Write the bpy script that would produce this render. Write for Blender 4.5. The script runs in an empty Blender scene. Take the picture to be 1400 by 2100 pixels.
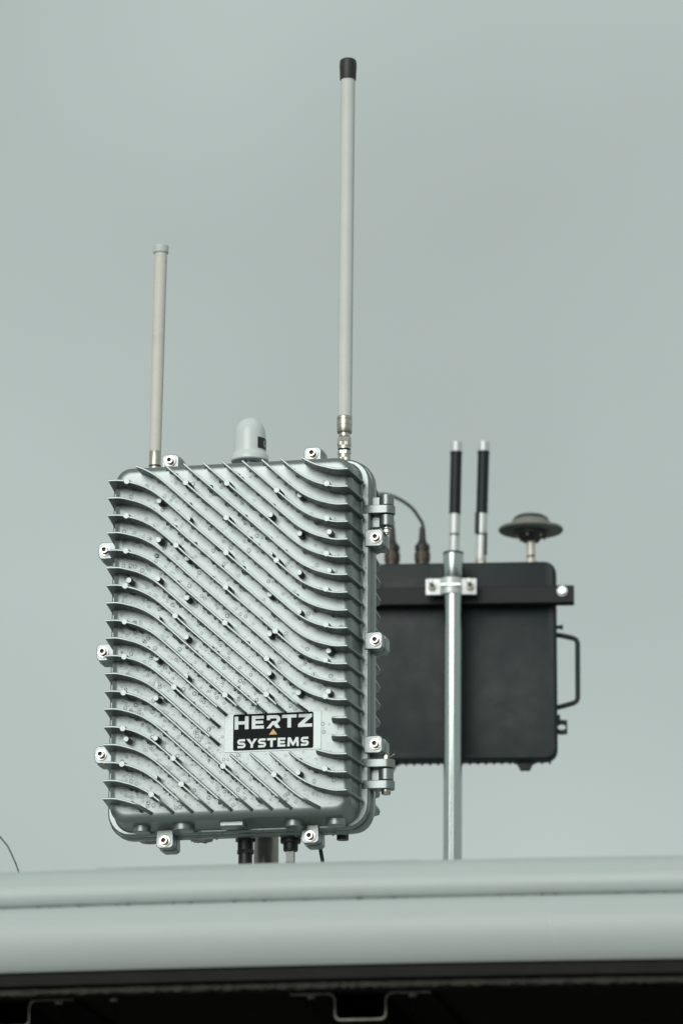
import bpy, math, random
from mathutils import Matrix, Vector

random.seed(7)
PI = math.pi
scene = bpy.context.scene
COL = scene.collection

# ------------------------------------------------------------------ camera
FPX = 9200.0                      # focal length in photo pixels (2100 tall)
cam_data = bpy.data.cameras.new('camera')
cam = bpy.data.objects.new('camera', cam_data)
COL.objects.link(cam)
_p, _r = math.radians(15.0), math.radians(0.2743)
fwd = Vector((0, math.cos(_p), math.sin(_p)))
rt0 = Vector((1, 0, 0)); up0 = rt0.cross(fwd)
rt = math.cos(_r) * rt0 + math.sin(_r) * up0
up = -math.sin(_r) * rt0 + math.cos(_r) * up0
cam.matrix_world = Matrix(((rt.x, up.x, -fwd.x, 0), (rt.y, up.y, -fwd.y, 0), (rt.z, up.z, -fwd.z, 1.6), (0, 0, 0, 1)))
cam_data.sensor_fit = 'VERTICAL'
cam_data.sensor_height = 36.0
cam_data.lens = FPX / 2100 * 36.0
cam_data.clip_start = 0.1
cam_data.clip_end = 3000
cam_data.dof.use_dof = True
cam_data.dof.focus_distance = 6.33
cam_data.dof.aperture_fstop = 4.8
scene.camera = cam

# ------------------------------------------------------------------ sky, sun, exposure
SUN_EL, SUN_AZ = math.radians(20), math.radians(201)      # behind the camera, to its left
world = bpy.data.worlds.new('World')
scene.world = world
world.use_nodes = True
nt = world.node_tree
nt.nodes.clear()
def N(tree, typ, **kw):
    n = tree.nodes.new(typ)
    for k, v in kw.items():
        setattr(n, k, v)
    return n
out = N(nt, 'ShaderNodeOutputWorld')
sky = N(nt, 'ShaderNodeTexSky', sky_type='NISHITA', sun_disc=False, sun_elevation=SUN_EL, sun_rotation=SUN_AZ,
        air_density=1.0, dust_density=4.0, ozone_density=1.0)
bg_sky = N(nt, 'ShaderNodeBackground'); bg_sky.inputs['Strength'].default_value = 0.035
nt.links.new(sky.outputs[0], bg_sky.inputs['Color'])
# the closed cloud layer: slightly brighter towards the zenith, soft uneven patches
tc = N(nt, 'ShaderNodeTexCoord')
sep = N(nt, 'ShaderNodeSeparateXYZ'); nt.links.new(tc.outputs['Generated'], sep.inputs[0])
zc = N(nt, 'ShaderNodeMath', operation='MAXIMUM'); zc.inputs[1].default_value = 0.0
nt.links.new(sep.outputs['Z'], zc.inputs[0])
z2 = N(nt, 'ShaderNodeMath', operation='POWER'); z2.inputs[1].default_value = 2.0
nt.links.new(zc.outputs[0], z2.inputs[0])
grad = N(nt, 'ShaderNodeMath', operation='MULTIPLY_ADD'); grad.inputs[1].default_value = 0.75
lin = N(nt, 'ShaderNodeMath', operation='MULTIPLY_ADD'); lin.inputs[1].default_value = -0.8; lin.inputs[2].default_value = 1.16
nt.links.new(zc.outputs[0], lin.inputs[0]); nt.links.new(lin.outputs[0], grad.inputs[2])
nt.links.new(z2.outputs[0], grad.inputs[0])
cl = N(nt, 'ShaderNodeTexNoise'); cl.inputs['Scale'].default_value = 7.0; cl.inputs['Detail'].default_value = 2.5; cl.inputs['Roughness'].default_value = 0.45
nt.links.new(tc.outputs['Generated'], cl.inputs['Vector'])
clr = N(nt, 'ShaderNodeMapRange'); clr.inputs['From Min'].default_value = 0.3; clr.inputs['From Max'].default_value = 0.7
clr.inputs['To Min'].default_value = 0.9; clr.inputs['To Max'].default_value = 1.07
nt.links.new(cl.outputs[0], clr.inputs['Value'])
mul = N(nt, 'ShaderNodeMath', operation='MULTIPLY')
nt.links.new(grad.outputs[0], mul.inputs[0]); nt.links.new(clr.outputs[0], mul.inputs[1])
bg_cl = N(nt, 'ShaderNodeBackground'); bg_cl.inputs['Color'].default_value = (0.346, 0.397, 0.378, 1)
nt.links.new(mul.outputs[0], bg_cl.inputs['Strength'])
mix = N(nt, 'ShaderNodeMixShader'); mix.inputs[0].default_value = 0.93
nt.links.new(bg_sky.outputs[0], mix.inputs[1]); nt.links.new(bg_cl.outputs[0], mix.inputs[2])
nt.links.new(mix.outputs[0], out.inputs['Surface'])

sun_data = bpy.data.lights.new('sun', 'SUN')
sun_data.energy = 1.35
sun_data.angle = math.radians(40)
sun_data.color = (1.0, 1.0, 0.985)
sun = bpy.data.objects.new('sun', sun_data)
COL.objects.link(sun)
# sun direction: azimuth measured clockwise from +Y, as seen from above
sdir = Vector((math.sin(SUN_AZ) * math.cos(SUN_EL), math.cos(SUN_AZ) * math.cos(SUN_EL), math.sin(SUN_EL)))
sun.rotation_euler = sdir.to_track_quat('Z', 'Y').to_euler()
sun.location = sdir * 20

vs = scene.view_settings
vs.view_transform = 'Standard'; vs.look = 'None'; vs.exposure = 0.5; vs.gamma = 1.0; vs.use_curve_mapping = False
scene.cycles.transparent_max_bounces = 12
scene.cycles.transmission_bounces = 8
scene.cycles.max_bounces = 10

# ------------------------------------------------------------------ materials
def mat(name, col, metallic=0.0, rough=0.5, var=0.0, vscale=60.0, bump=0.0, bscale=900.0, coat=0.0, spec=0.5, rvar=0.0,
        stain=None, stain_scale=20.0, stain_amt=0.0):
    m = bpy.data.materials.new(name); m.use_nodes = True
    t = m.node_tree; b = t.nodes['Principled BSDF']
    b.inputs['Base Color'].default_value = (*col, 1)
    b.inputs['Metallic'].default_value = metallic
    b.inputs['Roughness'].default_value = rough
    b.inputs['Coat Weight'].default_value = coat
    b.inputs['Coat Roughness'].default_value = 0.08
    b.inputs['Specular IOR Level'].default_value = spec
    co = N(t, 'ShaderNodeTexCoord')
    if var or rvar or stain:
        n1 = N(t, 'ShaderNodeTexNoise'); n1.inputs['Scale'].default_value = vscale; n1.inputs['Detail'].default_value = 5
        n1.inputs['Roughness'].default_value = 0.6
        t.links.new(co.outputs['Object'], n1.inputs['Vector'])
    if var or stain:
        r = N(t, 'ShaderNodeMapRange'); r.inputs['From Min'].default_value = 0.3; r.inputs['From Max'].default_value = 0.7
        r.inputs['To Min'].default_value = 1 - var; r.inputs['To Max'].default_value = 1 + var
        t.links.new(n1.outputs[0], r.inputs['Value'])
        mx = N(t, 'ShaderNodeMix', data_type='RGBA', blend_type='MULTIPLY'); mx.inputs[0].default_value = 1
        mx.inputs[6].default_value = (*col, 1)
        t.links.new(r.outputs[0], mx.inputs[7])
        last = mx.outputs[2]
        if stain:
            n2 = N(t, 'ShaderNodeTexNoise'); n2.inputs['Scale'].default_value = stain_scale; n2.inputs['Detail'].default_value = 8
            n2.inputs['Roughness'].default_value = 0.7
            t.links.new(co.outputs['Object'], n2.inputs['Vector'])
            r2 = N(t, 'ShaderNodeMapRange'); r2.inputs['From Min'].default_value = 0.55; r2.inputs['From Max'].default_value = 0.75
            r2.inputs['To Max'].default_value = stain_amt
            t.links.new(n2.outputs[0], r2.inputs['Value'])
            m2 = N(t, 'ShaderNodeMix', data_type='RGBA'); m2.inputs[7].default_value = (*stain, 1)
            t.links.new(r2.outputs[0], m2.inputs[0]); t.links.new(last, m2.inputs[6])
            last = m2.outputs[2]
        t.links.new(last, b.inputs['Base Color'])
    if rvar:
        r3 = N(t, 'ShaderNodeMapRange'); r3.inputs['From Min'].default_value = 0.3; r3.inputs['From Max'].default_value = 0.7
        r3.inputs['To Min'].default_value = max(0.02, rough - rvar); r3.inputs['To Max'].default_value = rough + rvar
        t.links.new(n1.outputs[0], r3.inputs['Value']); t.links.new(r3.outputs[0], b.inputs['Roughness'])
    if bump:
        n3 = N(t, 'ShaderNodeTexNoise'); n3.inputs['Scale'].default_value = bscale; n3.inputs['Detail'].default_value = 3
        t.links.new(co.outputs['Object'], n3.inputs['Vector'])
        bp = N(t, 'ShaderNodeBump'); bp.inputs['Strength'].default_value = bump; bp.inputs['Distance'].default_value = 0.001
        t.links.new(n3.outputs[0], bp.inputs['Height']); t.links.new(bp.outputs[0], b.inputs['Normal'])
    return m

M = {}
M['silver'] = mat('silver_powder_paint', (0.235, 0.264, 0.258), 0.84, 0.36, var=0.03, vscale=420, bump=0.10, bscale=1400, rvar=0.03,
                  stain=(0.30, 0.32, 0.31), stain_scale=34, stain_amt=0.10)
M['steel'] = mat('stainless_steel', (0.50, 0.475, 0.43), 1.0, 0.30, var=0.08, vscale=200, rvar=0.08)
M['nickel'] = mat('nickel_plating', (0.50, 0.48, 0.42), 1.0, 0.36, var=0.10, vscale=180, rvar=0.08, stain=(0.30, 0.25, 0.18), stain_scale=160, stain_amt=0.25)
M['socket'] = mat('dark_socket', (0.05, 0.045, 0.04), 0.6, 0.5)
M['galv'] = mat('galvanised_tube', (0.44, 0.485, 0.475), 1.0, 0.21, var=0.04, vscale=12)
M['mast'] = mat('brushed_mast_steel', (0.24, 0.225, 0.20), 0.9, 0.36, var=0.12, vscale=60, rvar=0.08)
M['fibre'] = mat('fibreglass_beige', (0.62, 0.605, 0.54), 0.0, 0.6, var=0.04, vscale=30, stain=(0.30, 0.27, 0.20), stain_scale=70, stain_amt=0.22, bump=0.05, bscale=500)
M['fibre_grey'] = mat('fibreglass_grey', (0.60, 0.615, 0.58), 0.0, 0.6, var=0.04, vscale=30, stain=(0.30, 0.29, 0.24), stain_scale=60, stain_amt=0.18, bump=0.05, bscale=500)
M['capgrey'] = mat('grey_cap', (0.50, 0.55, 0.525), 0.0, 0.5, var=0.03)
M['dome'] = mat('dome_plastic', (0.60, 0.655, 0.64), 0.0, 0.30, var=0.02, vscale=20)
M['domebase'] = mat('dome_base_metal', (0.30, 0.34, 0.36), 0.8, 0.35, var=0.1)
M['rubber'] = mat('black_rubber', (0.018, 0.020, 0.019), 0.0, 0.5, var=0.15, vscale=80)
M['blackplastic'] = mat('black_plastic', (0.010, 0.011, 0.0105), 0.0, 0.42, var=0.15, vscale=90)
M['case'] = mat('black_case_coat', (0.0042, 0.0115, 0.0118), 0.0, 0.5, var=0.15, vscale=25, bump=0.35, bscale=700, rvar=0.06, spec=0.35,
                stain=(0.025, 0.03, 0.03), stain_scale=14, stain_amt=0.25)
M['bar'] = mat('black_bar_paint', (0.005, 0.0085, 0.0080), 0.0, 0.5, var=0.1, vscale=40, spec=0.25)
M['whip'] = mat('black_whip', (0.009, 0.016, 0.0175), 0.0, 0.45, spec=0.25)
M['whitemetal'] = mat('pale_sleeve', (0.60, 0.63, 0.615), 0.3, 0.4, var=0.06)
M['brass'] = mat('brass_connector', (0.065, 0.050, 0.037), 0.5, 0.45, var=0.2, vscale=150)
M['discgrey'] = mat('disc_antenna_grey', (0.20, 0.205, 0.18), 0.0, 0.75, var=0.1, vscale=60)
M['discdark'] = mat('disc_antenna_dark', (0.03, 0.032, 0.03), 0.1, 0.45)
M['ivory'] = mat('ivory_stem', (0.60, 0.57, 0.48), 0.3, 0.4, var=0.08)
M['white_paint'] = mat('white_vehicle_paint', (0.43, 0.48, 0.465), 0.0, 0.42, var=0.02, vscale=6, rvar=0.05, coat=0.0, spec=0.4,
                       stain=(0.40, 0.41, 0.38), stain_scale=9, stain_amt=0.12)
M['grime'] = mat('seam_grime', (0.26, 0.29, 0.28), 0.0, 0.8, var=0.3, vscale=40)
M['trim'] = mat('dark_trim', (0.011, 0.011, 0.0092), 0.0, 0.7, var=0.2, vscale=20, spec=0.2)
M['seal'] = mat('worn_seal', (0.030, 0.028, 0.021), 0.0, 0.85, var=0.4, vscale=50)
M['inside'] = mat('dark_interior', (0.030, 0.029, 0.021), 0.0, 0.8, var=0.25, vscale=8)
M['channel'] = mat('dull_channel_metal', (0.62, 0.60, 0.52), 0.3, 0.5, var=0.3, vscale=60)
M['channel_dark'] = mat('painted_channel', (0.012, 0.012, 0.010), 0.2, 0.6, var=0.3, vscale=60)
M['label_black'] = mat('label_black', (0.010, 0.0125, 0.012), 0.0, 0.7, var=0.1, vscale=120, spec=0.12)
M['label_white'] = mat('label_white', (0.72, 0.78, 0.77), 0.0, 0.45, var=0.03, vscale=150)
M['label_yellow'] = mat('label_yellow', (0.66, 0.38, 0.09), 0.0, 0.45, var=0.03)
M['clearplug'] = mat('clear_plug', (0.17, 0.175, 0.165), 0.0, 0.2, var=0.2, vscale=200)
M['scratch'] = mat('scratch_pale', (0.60, 0.64, 0.61), 0.0, 0.5)
M['asphalt'] = mat('asphalt', (0.05, 0.05, 0.047), 0.0, 0.75, var=0.25, vscale=2.5, bump=0.4, bscale=120)
w = bpy.data.materials.new('water'); w.use_nodes = True
wb = w.node_tree.nodes['Principled BSDF']
wb.inputs['Base Color'].default_value = (0.97, 1.0, 0.99, 1); wb.inputs['Transmission Weight'].default_value = 1.0
wb.inputs['Roughness'].default_value = 0.02; wb.inputs['IOR'].default_value = 1.333
M['water'] = w

w = bpy.data.materials.new('water_bead'); w.use_nodes = True      # thin flat beads: clear in the middle, dark rim tint stands for bent light
t = w.node_tree; t.nodes.clear()
o_ = N(t, 'ShaderNodeOutputMaterial'); lw = N(t, 'ShaderNodeLayerWeight'); lw.inputs['Blend'].default_value = 0.45
rp = N(t, 'ShaderNodeValToRGB'); rp.color_ramp.elements[0].position = 0.10; rp.color_ramp.elements[0].color = (0.97, 0.98, 0.98, 1)
rp.color_ramp.elements[1].position = 0.60; rp.color_ramp.elements[1].color = (0.06, 0.07, 0.07, 1)
tr = N(t, 'ShaderNodeBsdfTransparent'); gs = N(t, 'ShaderNodeBsdfGlossy'); gs.inputs['Roughness'].default_value = 0.03
fr = N(t, 'ShaderNodeFresnel'); fr.inputs['IOR'].default_value = 1.33; ms = N(t, 'ShaderNodeMixShader')
t.links.new(lw.outputs['Facing'], rp.inputs[0]); t.links.new(rp.outputs[0], tr.inputs['Color'])
t.links.new(fr.outputs[0], ms.inputs[0]); t.links.new(tr.outputs[0], ms.inputs[1]); t.links.new(gs.outputs[0], ms.inputs[2])
t.links.new(ms.outputs[0], o_.inputs['Surface'])
M['bead'] = w

# ------------------------------------------------------------------ mesh helpers
class MB:
    def __init__(s):
        s.v = []; s.f = []
    def add(s, vs_, fs):
        o = len(s.v); s.v += [tuple(q) for q in vs_]; s.f += [tuple(i + o for i in q) for q in fs]; return s
    def box(s, x0, x1, y0, y1, z0, z1):
        return s.add([(x0, y0, z0), (x1, y0, z0), (x1, y1, z0), (x0, y1, z0), (x0, y0, z1), (x1, y0, z1), (x1, y1, z1), (x0, y1, z1)],
                     [(0, 3, 2, 1), (4, 5, 6, 7), (0, 1, 5, 4), (1, 2, 6, 5), (2, 3, 7, 6), (3, 0, 4, 7)])
    def loft(s, loops, cap0=True, cap1=True):
        n = len(loops[0]); vs_ = [p for l in loops for p in l]; fs = []
        for k in range(len(loops) - 1):
            for i in range(n):
                j = (i + 1) % n
                fs.append((k * n + i, k * n + j, (k + 1) * n + j, (k + 1) * n + i))
        if cap0: fs.append(tuple(range(n - 1, -1, -1)))
        if cap1: fs.append(tuple(range((len(loops) - 1) * n, len(loops) * n)))
        return s.add(vs_, fs)
    def lathe(s, prof, c=(0, 0, 0), axis='z', n=24, cap0=True, cap1=True, rib=0.0):
        """prof: list of (radius, height along axis)."""
        loops = []
        for r, h in prof:
            l = []
            for i in range(n):
                a = 2 * PI * i / n
                rr = r - (rib if i % 2 else 0)
                u, v_ = rr * math.cos(a), rr * math.sin(a)
                if axis == 'z': p = (c[0] + u, c[1] + v_, c[2] + h)
                elif axis == 'y': p = (c[0] + v_, c[1] + h, c[2] + u)
                else: p = (c[0] + h, c[1] + u, c[2] + v_)
                l.append(p)
            loops.append(l)
        return s.loft(loops, cap0, cap1)
    def tube(s, pts, r, n=10):
        pts = [Vector(p) for p in pts]; loops = []
        for k, p in enumerate(pts):
            a = pts[max(k - 1, 0)]; b = pts[min(k + 1, len(pts) - 1)]
            t = (b - a).normalized()
            u = t.cross(Vector((0.13, 0.98, 0.11)))
            if u.length < 0.05: u = t.cross(Vector((1, 0, 0)))
            u.normalize(); w_ = t.cross(u)
            rr = r[k] if isinstance(r, (list, tuple)) else r
            loops.append([p + rr * (math.cos(2 * PI * i / n) * u + math.sin(2 * PI * i / n) * w_) for i in range(n)])
        return s.loft(loops)
    def prism(s, poly, axis, a, b):
        """extrude a 2D outline; axis 'y' takes (x,z), 'z' takes (x,y), 'x' takes (y,z)."""
        def P(q, h):
            return (q[0], h, q[1]) if axis == 'y' else (q[0], q[1], h) if axis == 'z' else (h, q[0], q[1])
        return s.loft([[P(q, a) for q in poly], [P(q, b) for q in poly]])
    def build(s, name, material, parent=None, loc=(0, 0, 0), smooth=35, bevel=0.0, seg=2):
        me = bpy.data.meshes.new(name)
        me.from_pydata(s.v, [], s.f)
        import bmesh
        bm = bmesh.new(); bm.from_mesh(me)
        bmesh.ops.recalc_face_normals(bm, faces=bm.faces[:])
        bm.to_mesh(me); bm.free()
        me.materials.append(material)
        o = bpy.data.objects.new(name, me)
        COL.objects.link(o)
        o.location = loc
        if parent: o.parent = parent
        if smooth:
            me.shade_smooth()
            me.set_sharp_from_angle(angle=math.radians(smooth))
        if bevel:
            md = o.modifiers.new('bevel', 'BEVEL'); md.width = bevel; md.segments = seg; md.limit_method = 'ANGLE'
            md.angle_limit = math.radians(40); md.harden_normals = False
        return o

def copy_obj(o, parent, loc=None):
    c = o.copy(); COL.objects.link(c); c.parent = parent
    if loc is not None: c.location = loc
    return c
def tag(o, label, cat=None, group=None, kind=None):
    if label: o['label'] = label
    if cat: o['category'] = cat
    if group: o['group'] = group
    if kind: o['kind'] = kind
    return o
def empty(name, loc, rz=0.0, ry=0.0, rx=0.0):
    e = bpy.data.objects.new(name, None); COL.objects.link(e)
    e.location = loc; e.rotation_euler = (rx, ry, rz); e.empty_display_size = 0.05
    return e
def rrect(hw, hh, r, cx=0, cz=0, n=6):
    pts = []
    for sx, sz, a0 in ((1, 1, 0), (-1, 1, PI / 2), (-1, -1, PI), (1, -1, 3 * PI / 2)):
        for k in range(n + 1):
            a = a0 + k * PI / 2 / n
            pts.append((cx + sx * (hw - r) + r * math.cos(a), cz + sz * (hh - r) + r * math.sin(a)))
    return pts
def at_y(poly, y): return [(x, y, z) for x, z in poly]
def arc(cx, cy, r, a0, a1, n):
    return [(cx + r * math.cos(math.radians(a0 + (a1 - a0) * k / n)), cy + r * math.sin(math.radians(a0 + (a1 - a0) * k / n))) for k in range(n + 1)]

# ================================================================== SETTING
g = MB(); R_ = 1500
g.add([(-R_, -R_, 0), (R_, -R_, 0), (R_, R_, 0), (-R_, R_, 0)], [(0, 1, 2, 3)])
tag(g.build('ground', M['asphalt'], smooth=0), None, kind='structure')

# ------------------------------------------------------------------ the white roof edge in front of the masts
RZ = 2.5952
roof = empty('vehicle_roof', (0.00203, 5.35, 0.0), -math.radians(9.4))
tag(roof, 'white rounded roof edge with a lengthwise seam above a dark opening', 'roof')
def camber(x): return -0.0105 * x * x          # gentle arch across the width
XS = [-1.15 + 2.3 * k / 40 for k in range(41)]
def sweep(prof, x_list=XS):
    """sweep a (y, z) section along the edge (local x)."""
    vs_, fs = [], []
    n = len(prof)
    for x in x_list:
        for y, z in prof: vs_.append((x, y, RZ + z + camber(x)))
    for k in range(len(x_list) - 1):
        for i in range(n - 1):
            a = k * n + i
            fs.append((a, a + 1, a + n + 1, a + n))
    return MB().add(vs_, fs)
def bez(p0, p1, p2, p3, n=14):
    o = []
    for k in range(n + 1):
        t = k / n; u = 1 - t
        o.append(tuple(u**3 * p0[i] + 3 * u*u*t * p1[i] + 3 * u*t*t * p2[i] + t**3 * p3[i] for i in (0, 1)))
    return o
upper = [(2.9, 0.0), (0.14, 0.004)] + bez((0.07, 0.003), (0.0, 0.004), (-0.040, -0.004), (-0.0545, -0.026)) + bez((-0.0545, -0.026), (-0.0600, -0.037), (-0.0590, -0.049), (-0.0500, -0.0540), 8)[1:] + [(-0.040, -0.0545)]
sweep(upper).build('roof_panel', M['white_paint'], roof, smooth=50)
sweep([(-0.0405, -0.050), (-0.0480, -0.0525), (-0.0505, -0.0555), (-0.043, -0.058)]).build('seam_sealant', M['grime'], roof, smooth=50)
lower = [(-0.035, -0.0565)] + bez((-0.052, -0.0562), (-0.086, -0.0585), (-0.100, -0.070), (-0.1055, -0.090)) + \
    bez((-0.1055, -0.090), (-0.1090, -0.105), (-0.1040, -0.130), (-0.094, -0.140), 10)[1:] + [(-0.07, -0.140)]
sweep(lower).build('edge_panel', M['white_paint'], roof, smooth=50)
sweep([(-0.05, -0.135), (-0.086, -0.135), (-0.089, -0.140), (-0.089, -0.1555), (-0.084, -0.158), (-0.05, -0.158)]).build('trim_strip', M['trim'], roof, smooth=30)
sm = MB()                                                     # worn sealing lip, broken edge
xs_ = [-1.15 + 2.3 * k / 420 for k in range(421)]
vs_, fs_ = [], []
for x in xs_:
    j = random.uniform(-1, 1)
    for y, z in ((-0.05, -0.156), (-0.080 + 0.0015 * j, -0.158), (-0.0800 - 0.002 * random.random(), -0.165 + 0.0015 * j), (-0.077 + 0.002 * j, -0.1665 + 0.0012 * random.uniform(-1, 1)), (-0.05, -0.1670)):
        vs_.append((x, y, RZ + z + camber(x)))
for k in range(len(xs_) - 1):
    for i in range(4):
        a = k * 5 + i; fs_.append((a, a + 1, a + 6, a + 5))
sm.add(vs_, fs_).build('seal_strip', M['seal'], roof, smooth=0)
# compartment behind the opening
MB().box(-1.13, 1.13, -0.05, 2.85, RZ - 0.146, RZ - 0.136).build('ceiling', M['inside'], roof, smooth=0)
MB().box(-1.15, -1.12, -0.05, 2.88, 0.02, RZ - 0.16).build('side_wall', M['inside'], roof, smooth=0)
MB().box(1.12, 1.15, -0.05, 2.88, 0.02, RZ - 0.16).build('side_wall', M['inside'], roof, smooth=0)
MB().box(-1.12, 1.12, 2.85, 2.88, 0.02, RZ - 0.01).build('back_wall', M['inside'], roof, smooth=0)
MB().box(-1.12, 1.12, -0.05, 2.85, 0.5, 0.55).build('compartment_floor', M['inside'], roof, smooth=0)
# hat-section rails under the ceiling, seen end on
def hat(cx, top):
    t = 0.0019
    line = [(-0.0865, 0.0), (-0.040, 0.0)] + [(p[0], p[1]) for p in arc(-0.040, -0.008, 0.008, 90, 0, 4)][1:] + \
           [(-0.032, -0.024)] + [(p[0], p[1]) for p in arc(-0.024, -0.024, 0.008, 180, 270, 4)][1:]
    line += [(-p[0], p[1]) for p in reversed(line)]
    o = []; inn = []
    for k, p in enumerate(line):
        a = Vector(line[max(k - 1, 0)]); b = Vector(line[min(k + 1, len(line) - 1)])
        d = (b - a).normalized(); nrm = Vector((-d.y, d.x)) * t
        o.append((cx + p[0], top + p[1])); inn.append((cx + p[0] + nrm.x, top + p[1] + nrm.y))
    m = MB(); n = len(o)
    vs2 = [(x, y, z) for y in (0.05, 2.6) for (x, z) in o] + [(x, y, z) for y in (0.05, 2.6) for (x, z) in inn]
    fs2 = []
    for i in range(n - 1):
        fs2.append((i, i + 1, n + i + 1, n + i)); fs2.append((2 * n + i, 3 * n + i, 3 * n + i + 1, 2 * n + i + 1))
        fs2.append((i, 2 * n + i, 2 * n + i + 1, i + 1))
    m.add(vs2, fs2)
    body = m.build('ceiling_rail', M['channel_dark'], roof, smooth=30)
    e = MB()                                                   # bare cut edge of the sheet
    ring = [(x, 0.0495, z) for x, z in o] + [(x, 0.0495, z) for x, z in inn] + [(x, 0.053, z) for x, z in o] + [(x, 0.053, z) for x, z in inn]
    fe = []
    grow = 0.0004
    for i in range(n - 1):
        fe += [(i, i + 1, n + i + 1, n + i), (i, 2 * n + i, 2 * n + i + 1, i + 1), (n + i, n + i + 1, 3 * n + i + 1, 3 * n + i)]
    ring = [(x, y, z + (grow if k // n in (1, 3) else -grow)) for k, (x, y, z) in enumerate(ring)]
    e.add(ring, fe).build('cut_edge', M['channel'], body, smooth=0)
    return body
for cx in (0.0155, -0.4255, 0.90, -0.86):
    hat(cx, RZ - 0.1530)
for bx, bz in ((-0.0452, -0.1485), (0.0791, -0.1485), (-0.3581, -0.1485), (-0.2893, -0.1465)):
    b = MB().lathe([(0.0022, -0.024), (0.0022, 0.0)], (bx, 0.052, RZ + bz), n=10).build('rail_bolt', M['channel_dark'], roof)
    MB().lathe([(0.0045, -0.0095), (0.0050, -0.008), (0.0050, -0.003), (0.0045, -0.002)], (bx, 0.052, RZ + bz), n=6).build('nut', M['channel'], b, smooth=20)
# low roof rib, stud and a scratch
MB().loft([[(x, y, RZ + z) for y, z in ((0.105, 0.002), (0.115, 0.0205), (0.12, 0.0235), (0.135, 0.0235), (0.145, 0.002))] for x in (-0.33, -0.30, -0.04, 0.08)]).build('roof_rib', M['white_paint'], roof, smooth=40, bevel=0.002)
MB().lathe([(0.011, 0.0), (0.010, 0.0115), (0.0075, 0.0150), (0.003, 0.0160)], (-0.392, 0.10, RZ), n=20).build('roof_stud', M['trim'], roof)
sc_pts = [(0.2633, -0.1056, -0.0902), (0.2650, -0.1068, -0.0975), (0.2668, -0.1070, -0.104), (0.2688, -0.1069, -0.111), (0.2702, -0.1062, -0.116), (0.2734, -0.1030, -0.1268)]
MB().tube([(x, y + 0.0004, RZ + z + camber(x)) for x, y, z in sc_pts], [0.0003, 0.0008, 0.0005, 0.0004, 0.0007, 0.0003], 6).build('scratch', M['scratch'], roof)

# thin wire arching at the left, behind the roof edge
wire = empty('loose_wire', (-0.426, 5.826, RZ), -math.radians(9.4))
MB().tube([(-0.16, 0, 0.165), (-0.10, 0, 0.158), (-0.055, 0, 0.142), (-0.0228, 0, 0.1217), (-0.0115, 0, 0.1082), (-0.0043, 0, 0.0937), (0.0004, 0, 0.0835), (0.0040, 0, 0.0740), (0.009, 0, 0.045), (0.012, 0, 0.02), (0.013, 0, 0.0)], 0.0010, 8).build('strand', M['rubber'], wire)
tag(wire, 'thin black wire arching down behind the roof edge at far left', 'wire')

# ================================================================== FINNED SILVER ENCLOSURE
TH = math.radians(11.8637)
CX, CY, CZ = -0.1619864, 6.13, 3.0661
ZB = 0.300
enc = empty('finned_enclosure', (CX, CY, CZ - ZB), -TH)
tag(enc, 'silver cast metal enclosure with wavy cooling fins and a black name label', 'enclosure')
L0 = (0, 0, ZB)                                             # parts are modelled about the enclosure's middle
def encP(x, y, z):                                          # enclosure coordinates -> world
    return Vector((CX + x * math.cos(TH) + y * math.sin(TH), CY - x * math.sin(TH) + y * math.cos(TH), CZ + z))
FACE = 0.032
PITCH = 0.02563839
# ---- front cover: rounded casting
Rr = 0.011
loops = []
for k in range(7):
    t = k / 6 * PI / 2
    hw = 0.1625 + Rr * math.sin(t); hh = 0.2465 + Rr * math.sin(t) * 1.1
    loops.append(at_y(rrect(hw, hh, 0.016 + 0.008 * k / 6), FACE + Rr * (1 - math.cos(t))))
loops.append(at_y(rrect(0.1765, 0.2625, 0.026), 0.083))
loops.append(at_y(rrect(0.1795, 0.2650, 0.028), 0.0865))
cover = MB().loft(loops).build('front_cover', M['silver'], enc, L0, smooth=35)
# ---- cover flange, gasket, rear flange, rear shell
def slab(hw, hh, r, y0, y1, ch):
    return MB().loft([at_y(rrect(hw - ch, hh - ch, r - ch), y0), at_y(rrect(hw, hh, r), y0 + ch), at_y(rrect(hw, hh, r), y1 - ch), at_y(rrect(hw - ch, hh - ch, r - ch), y1)])
slab(0.1885, 0.2685, 0.034, 0.0855, 0.1005, 0.0025).build('cover_flange', M['silver'], enc, L0)
slab(0.1865, 0.2665, 0.032, 0.1003, 0.1035, 0.0004).build('gasket', M['rubber'], enc, L0)
slab(0.1915, 0.2705, 0.035, 0.1033, 0.1215, 0.0025).build('rear_flange', M['silver'], enc, L0)
MB().loft([at_y(rrect(0.181, 0.262, 0.03), 0.120), at_y(rrect(0.176, 0.257, 0.028), 0.185), at_y(rrect(0.168, 0.249, 0.02), 0.195)]).build('rear_shell', M['silver'], enc, L0)

# ---- wavy fins
TAB = [(-0.174, 0.0), (-0.157, 0.0004), (-0.146, 0.0028), (-0.125, 0.0098), (-0.1036, 0.0223), (-0.0732, 0.0488), (-0.0605, 0.0608), (0.0, 0.1154)]
TAB = TAB + [(-x, 9 * PITCH - s) for x, s in reversed(TAB[:-1])]
def S(x):
    if x <= TAB[0][0]: return 0.0
    if x >= TAB[-1][0]: return TAB[-1][1]
    for k in range(len(TAB) - 1):
        if TAB[k][0] <= x <= TAB[k + 1][0]: break
    def slope(i):
        if i <= 0 or i >= len(TAB) - 1: return 0.0
        return (TAB[i + 1][1] - TAB[i - 1][1]) / (TAB[i + 1][0] - TAB[i - 1][0])
    x0, y0 = TAB[k]; x1, y1 = TAB[k + 1]; h = x1 - x0; t = (x - x0) / h
    m0, m1 = slope(k) * h, slope(k + 1) * h
    return (2*t**3 - 3*t*t + 1) * y0 + (t**3 - 2*t*t + t) * m0 + (-2*t**3 + 3*t*t) * y1 + (t**3 - t*t) * m1
ZROW0 = 9 * PITCH
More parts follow.
